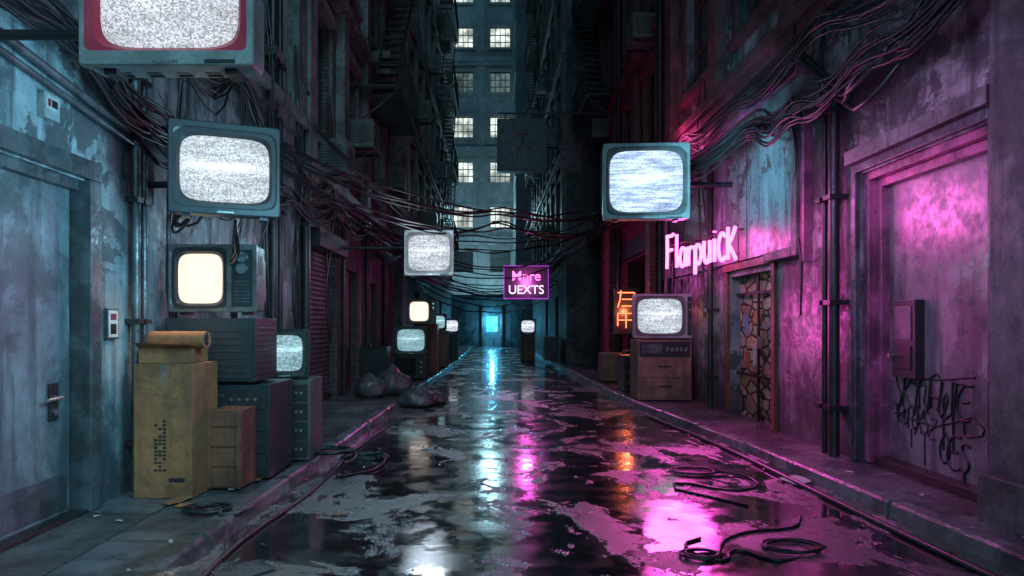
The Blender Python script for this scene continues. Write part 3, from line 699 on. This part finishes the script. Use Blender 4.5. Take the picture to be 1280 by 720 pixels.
curves('glyph',[[( -.1,-.03,.3),(.2,-.03,.34)],[(.05,-.03,.45),(.0,-.03,.1),(-.15,-.03,-.25)],[(.02,-.03,.1),(.3,-.03,-.2)]],.014,'inkR',e)
b=B(); b.cyl((XR+.05,20.75,7.9),(.2,20.75,7.9),.03,'metalD')
for x in(.4,1.4): b.cyl((x,20.75,7.9),(x,20.75,7.68),.02,'metalD')
b.obj('sign_bracket')
e=empty('neon_sign',(3.22,16.4,1.35)); b=B(); b.box(-.28,.28,.02,.08,-.1,1.0,'black'); b.box(.28,.6,.04,.06,.7,.74,'metalD'); b.obj('backing',.006,e)
curves('tubes',[[(-.2,0,.9),(.2,0,.9)],[(-.12,0,.95),(-.15,0,.7),(-.2,0,.55)],[(.2,0,.9),(.2,0,.58),(-.1,0,.58)],[(-.1,0,.74),(.2,0,.74)],[(0,0,.48),(0,0,.05)],[(-.2,0,.4),(.2,0,.4),(.2,0,.1)],[(-.2,0,.4),(-.2,0,.1)],[(-.2,0,.24),(.2,0,.24)]],.014,'redn',e,False)

# graffiti tags
rn=random.Random(21); thick=[]; thin=[]
def tag(wd,y,z,h,sl,tgt):
    for ch in wd:
        wv=h*rn.uniform(.75,1.0); dz=rn.uniform(-.04,.04); hh=h*rn.uniform(.85,1.2)
        for st in GL[ch]:
            tgt.append([(XR+.196,y-(a*wv+v*sl*h),z+dz+v*hh) for a,v in st])
        if rn.random()<.5: tgt.append([(XR+.196,y-.25*wv,z+dz),(XR+.196,y-.25*wv,z+dz-rn.uniform(.08,.28))])
        y-=wv*.52
    return y
tag('SKTNAWTE',6.62,.70,.30,.15,thick)
tag('RaNXSZ',6.55,.52,.20,.2,thin)
tag('OES',5.95,.30,.26,.1,thick)
thin.append([(XR+.196,6.65,1.06),(XR+.196,6.2,1.0),(XR+.196,5.5,1.07)]); thin.append([(XR+.196,6.6,.64),(XR+.196,6.0,.60),(XR+.196,5.4,.66),(XR+.196,5.6,.57)])
g=empty('graffiti'); curves('thick_strokes',thick,.011,'ink',g); curves('thin_strokes',thin,.007,'ink',g)

# ---------------------------------------------------------------- cables
bundle('wall_cable_bundle',[(XL+.12,3.3,3.75),(XL+.15,4.6,3.45),(XL+.2,5.9,3.15),(XL+.12,7.5,3.35),(XL+.15,9.6,3.3),(XL+.25,12,3.5),(XL+.3,15,3.6),(-2.5,20,3.8),(-2.5,30,4)],14,.07,.014,.2,.03)
bundle('wall_cable_bundle',[(-1.8,3.6,3.1),(-2.4,4.4,3.6),(XL+.15,5.2,3.3),(XL+.2,6.6,3.0),(XL+.2,7.8,2.8)],6,.08,.013,.3,.04)
bundle('wall_cable_bundle',[(XL+.12,5.0,4.4),(XL+.2,6.2,3.9),(XL+.15,7.8,4.3),(XL+.2,9.5,3.9),(XL+.3,13,4.8)],8,.1,.013,.35,.04)
for y in (6.1,7.6,8.6,10.0,12.0):
    bundle('hanging_cable',[(XL+.15,y,5.5),(XL+.2,y+.1,3.4),(XL+.12,y-.05,2.4),(XL+.14,y+.1,1.2)],3,.06,.014,.0,.05)
bundle('hanging_cable',[(-2.3,5.6,2.75),(-2.75,5.9,2.4),(-2.85,6.2,2.9),(-2.8,5.9,3.2)],5,.06,.012,.5,.03)
bundle('hanging_cable',[(-2.05,5.5,2.32),(-2.2,5.9,2.15),(-2.5,6.3,2.2)],3,.03,.012,.4,.02)
bundle('overhead_cable',[(XL+.1,9.0,3.75),(.2,13.5,3.6),(XR-.1,17.5,4.5)],7,.1,.017,.2,.02)
bundle('overhead_cable',[(XL+.15,13.5,3.6),(XR-.1,20,4.6)],6,.16,.017,.28,.02)
bundle('overhead_cable',[(XL+.3,19,3.6),(2.6,25,3.8)],6,.2,.02,.25,.02)
bundle('overhead_cable',[(-2.6,24,3.1),(2.6,28,3.2)],6,.22,.022,.2,.02)
bundle('overhead_cable',[(XL+.2,10.5,4.6),(-1.2,12.6,3.25)],3,.04,.014,.05,.02)
bundle('wall_cable_bundle',[(XR-.35,3.2,4.2),(XR-.4,4.6,3.95),(XR-.45,6.0,3.85),(XR-.35,7.6,3.9),(XR-.3,9.0,4.1),(2.6,10.2,3.75)],14,.11,.015,.26,.025)
bundle('wall_cable_bundle',[(XR-.3,4.6,4.35),(XR-.35,7.0,4.6),(XR-.35,9.5,4.55),(XR-.3,12,4.75),(XR-.3,16,4.9),(XR-.3,23,5)],9,.09,.014,.2,.025)
bundle('wall_cable_bundle',[(XR-.2,4.9,4.4),(XR-.5,5.9,3.6),(XR-.2,7.2,4.05)],4,.06,.022,.35,.02)
bundle('wall_cable_bundle',[(2.5,10.1,3.4),(3.2,11,3.7),(XR-.15,12.5,4.4)],6,.08,.014,.4,.03)
for y in (7.3,8.0,11.6,13.7,19):
    bundle('hanging_cable',[(XR-.12,y,5.6),(XR-.15,y+.1,4.2),(XR-.1,y,2.8),(XR-.1,y-.05,1.6)],2,.05,.013,0,.05)
def coil(name,cx,cy,z,r,n,wob,rr_=.012,tail=None,asp=.75):
    P=[]
    for i in range(n*12):
        t=2*math.pi*i/12; q=r*(1+.18*math.sin(t*.37+cx)+wob*random.uniform(-1,1)*.2)
        P.append((cx+q*math.cos(t),cy+q*asp*math.sin(t),z+rr_+.006*(i/12)+random.uniform(0,.006)))
    if tail: P+= [(x,y,z+rr_) for x,y in tail]
    return curves(name,[P],rr_,'cable')
coil('coiled_cable',-2.1,5.05,.115,.15,3,.3,.012,[(-1.95,4.9),(-1.8,5.3)])
coil('coiled_cable',-1.75,7.3,.12,.25,4,.5,.014,[(-1.4,7.0),(-1.45,6.7)])
coil('coiled_cable',-1.4,7.6,.0,.22,3,.5,.014,[(-1.2,7.0),(-1.5,6.6)])
coil('coiled_cable',2.05,6.9,.0,.24,2,.3,.010,[(2.5,6.6),(2.2,6.1),(1.7,6.4),(2.1,5.6)])
coil('coiled_cable',2.0,4.55,.0,.19,2,.25,.010,[(1.8,4.3),(1.6,4.5),(1.45,4.3),(1.3,4.6),(1.45,4.75)])
coil('coiled_cable',1.35,4.4,.0,.12,2,.25,.010,[(1.6,4.7),(1.85,4.9),(2.2,5.0),(2.4,5.3)])
curves('loose_cable',[[(2.95,3.5,.02),(2.9,4.6,.02),(2.85,6,.02),(2.78,8,.02),(2.5,11,.02)]],.022,'cable')
curves('loose_cable',[[(-1.65,3.4,.015),(-1.72,4.6,.015),(-1.6,6,.015),(-1.62,8,.015),(-1.5,10,.015)]],.016,'cable')
def bag(x,y,z,r,sq,seed):
    b=B(); vs=[];fs=[];nu,nv=28,18
    for j in range(nv+1):
        th=math.pi*j/nv
        for i in range(nu):
            ph=2*math.pi*i/nu; p=Vector((math.sin(th)*math.cos(ph),math.sin(th)*math.sin(ph),math.cos(th)))
            q=1+.25*noise.noise(p*1.6+Vector((seed,0,0)))+.14*noise.noise(p*5+Vector((seed,3,0)))+.04*math.sin(ph*9+seed)*(1-abs(p.z))
            v=p*r*q; v.z*=sq; v.z=max(v.z,-r*sq*.7)
            if j<=1: v.z+=r*.15
            vs.append(v)
    for j in range(nv):
        for i in range(nu): fs.append((j*nu+i,j*nu+(i+1)%nu,(j+1)*nu+(i+1)%nu,(j+1)*nu+i))
    b.add(vs,fs,'bag',True); return b.obj('garbage_bag',0,None,(x,y,z+r*sq*.7))
bag(-1.95,13.4,.11,.36,.8,1); bag(-1.35,12.4,0,.34,.55,5); bag(-2.3,13.0,.11,.3,.8,9); bag(-1.1,12.9,0,.24,.5,3)
b=B(); rn=random.Random(4)
def scrap(x,y,z,w,l,a,m,cr=.02):
    c,s_=math.cos(a),math.sin(a); P=[]
    for u_,v_ in((-w,-l),(0,-l*.85),(w,-l*.8),(w*.9,l),(.1*w,l*1.05),(-w*.8,l*.9)): P.append((x+u_*c-v_*s_,y+u_*s_+v_*c,z+.006+rn.uniform(0,cr)))
    b.add(P,[(0,1,4,5),(1,2,3,4)],m)
scrap(-2.3,5.2,.115,.1,.05,.3,'orange'); scrap(-1.2,5.35,0,.08,.03,.1,'orange'); scrap(2.9,6.5,.0,.16,.12,.5,'paper'); scrap(-1.5,4.1,.0,.18,.12,.8,'kerb'); scrap(-1.75,3.75,.115,.16,.10,.2,'kerb')
scrap(-2.45,5.3,.115,.12,.06,1.1,'card'); scrap(-2.1,6.0,.115,.05,.09,1.1,'card')
for i in range(110):
    x=rn.choice([rn.uniform(-1.8,-1.3),rn.uniform(2.3,3.0),rn.uniform(-1.2,2.4)]); scrap(x,rn.uniform(3.8,16),0,rn.uniform(.01,.035),rn.uniform(.01,.03),rn.uniform(0,3),rn.choice(['kerb','card','black','black']))
for i in range(90):
    x=rn.uniform(-2.9,-1.95) if i%2 else rn.uniform(3.2,3.65); scrap(x,rn.uniform(3.6,13),.115,rn.uniform(.008,.035),rn.uniform(.008,.03),rn.uniform(0,3),rn.choice(['kerb','card','black','paper','black']),.012)
b.obj('litter')

# ---------------------------------------------------------------- light of the lit signs and screens, plus added fills
def point(loc,c,e,r=.1,name='neon_and_fill'):
    l=bpy.data.lights.new(name,'POINT'); l.color=c; l.energy=e; l.shadow_soft_size=r
    o=bpy.data.objects.new(name,l); S.collection.objects.link(o); o.location=loc; return o
def spot(loc,to,c,e,ang,r=.3,name='neon_and_fill',blend=.9):
    l=bpy.data.lights.new(name,'SPOT'); l.color=c; l.energy=e; l.shadow_soft_size=r; l.spot_size=R(ang); l.spot_blend=blend
    o=bpy.data.objects.new(name,l); S.collection.objects.link(o); o.location=loc
    o.rotation_euler=(Vector(to)-Vector(loc)).to_track_quat('-Z','Y').to_euler(); return o
point((3.0,10.6,2.72),(1,.08,.55),46,.2)
spot((2.6,7.9,2.8),(3.7,6.9,2.1),(1,.13,.66),105,140,.4)
spot((1.9,4.4,3.4),(3.8,6.2,2.1),(.9,.22,.85),150,100,.7)
spot((2.7,9.8,1.6),(2.3,7.2,0),(1,.08,.6),190,130,.5)
point((3.2,12.6,4.9),(1,.08,.4),22,.2)  # added pink light for the upper trim; no tube is mounted here
point((1.0,19.8,2.7),(1,.1,.7),80,.15)
point((3.2,16.2,1.8),(1,.2,.08),22,.05)
point((0,44.2,1.6),(.1,.6,1),190,.1,'doorway_light')
spot((-.9,4.3,2.2),(-3.2,4.6,2.2),(.28,.72,1),250,150,.5,'screen_and_fill')  # added blue fill for left wall and TV underside, away from any screen
spot((-2.55,5.75,2.0),(-2.55,5.3,.6),(1,.72,.5),26,130,.15,'screen_and_fill')
point((-1.4,8.2,2.6),(.4,.8,1),50,.3,'screen_and_fill')
spot((2.0,8.3,3.3),(3.8,9.6,3.5),(.25,.75,1),190,110,.3,'screen_and_fill')  # added cyan fill that washes the fascia, set apart from the screen
spot((.9,5.2,3.2),(3.8,6.2,2.0),(.35,.72,1),120,110,.5,'screen_and_fill')  # added blue fill on the near right wall; no screen faces it
point((-1.1,11.5,2.75),(.7,.85,1),40,.3,'screen_and_fill')
point((0,50,3.0),(.45,.85,1),900,.5,'tower_fill')  # added fill that brightens the tower; no lamp post stands here
point((-.2,46.8,9.0),(.45,.85,1),620,.5,'tower_fill')  # second added fill for the tower, higher up, without a fixture

w=bpy.data.worlds.new('World'); S.world=w; w.use_nodes=True; nt=w.node_tree; nt.nodes.clear()
out=N(nt,'ShaderNodeOutputWorld'); bg=N(nt,'ShaderNodeBackground'); sk=N(nt,'ShaderNodeTexSky',sky_type='NISHITA')
sk.sun_disc=False; sk.sun_elevation=R(38); sk.sun_rotation=R(155)
L(nt,mixc(nt,1.0,sk.outputs[0],(.28,.64,.72),'MULTIPLY'),bg.inputs[0]); bg.inputs[1].default_value=.22; L(nt,bg.outputs[0],out.inputs[0])
sl=bpy.data.lights.new('moon','SUN'); sl.energy=.75; sl.angle=R(14); sl.color=(.38,.78,1)
so=bpy.data.objects.new('moon',sl); S.collection.objects.link(so)
so.rotation_euler=Vector((.32,-.75,.62)).to_track_quat('Z','Y').to_euler()
cam=bpy.data.cameras.new('camera'); co=bpy.data.objects.new('camera',cam); S.collection.objects.link(co)
co.location=(0,0,1.5); co.rotation_euler=(R(90),0,0); cam.lens=24; cam.sensor_width=36; cam.shift_x=.0195; cam.shift_y=.035; cam.clip_end=800
S.camera=co
S.view_settings.view_transform='Standard'; S.view_settings.look='None'; S.view_settings.exposure=0
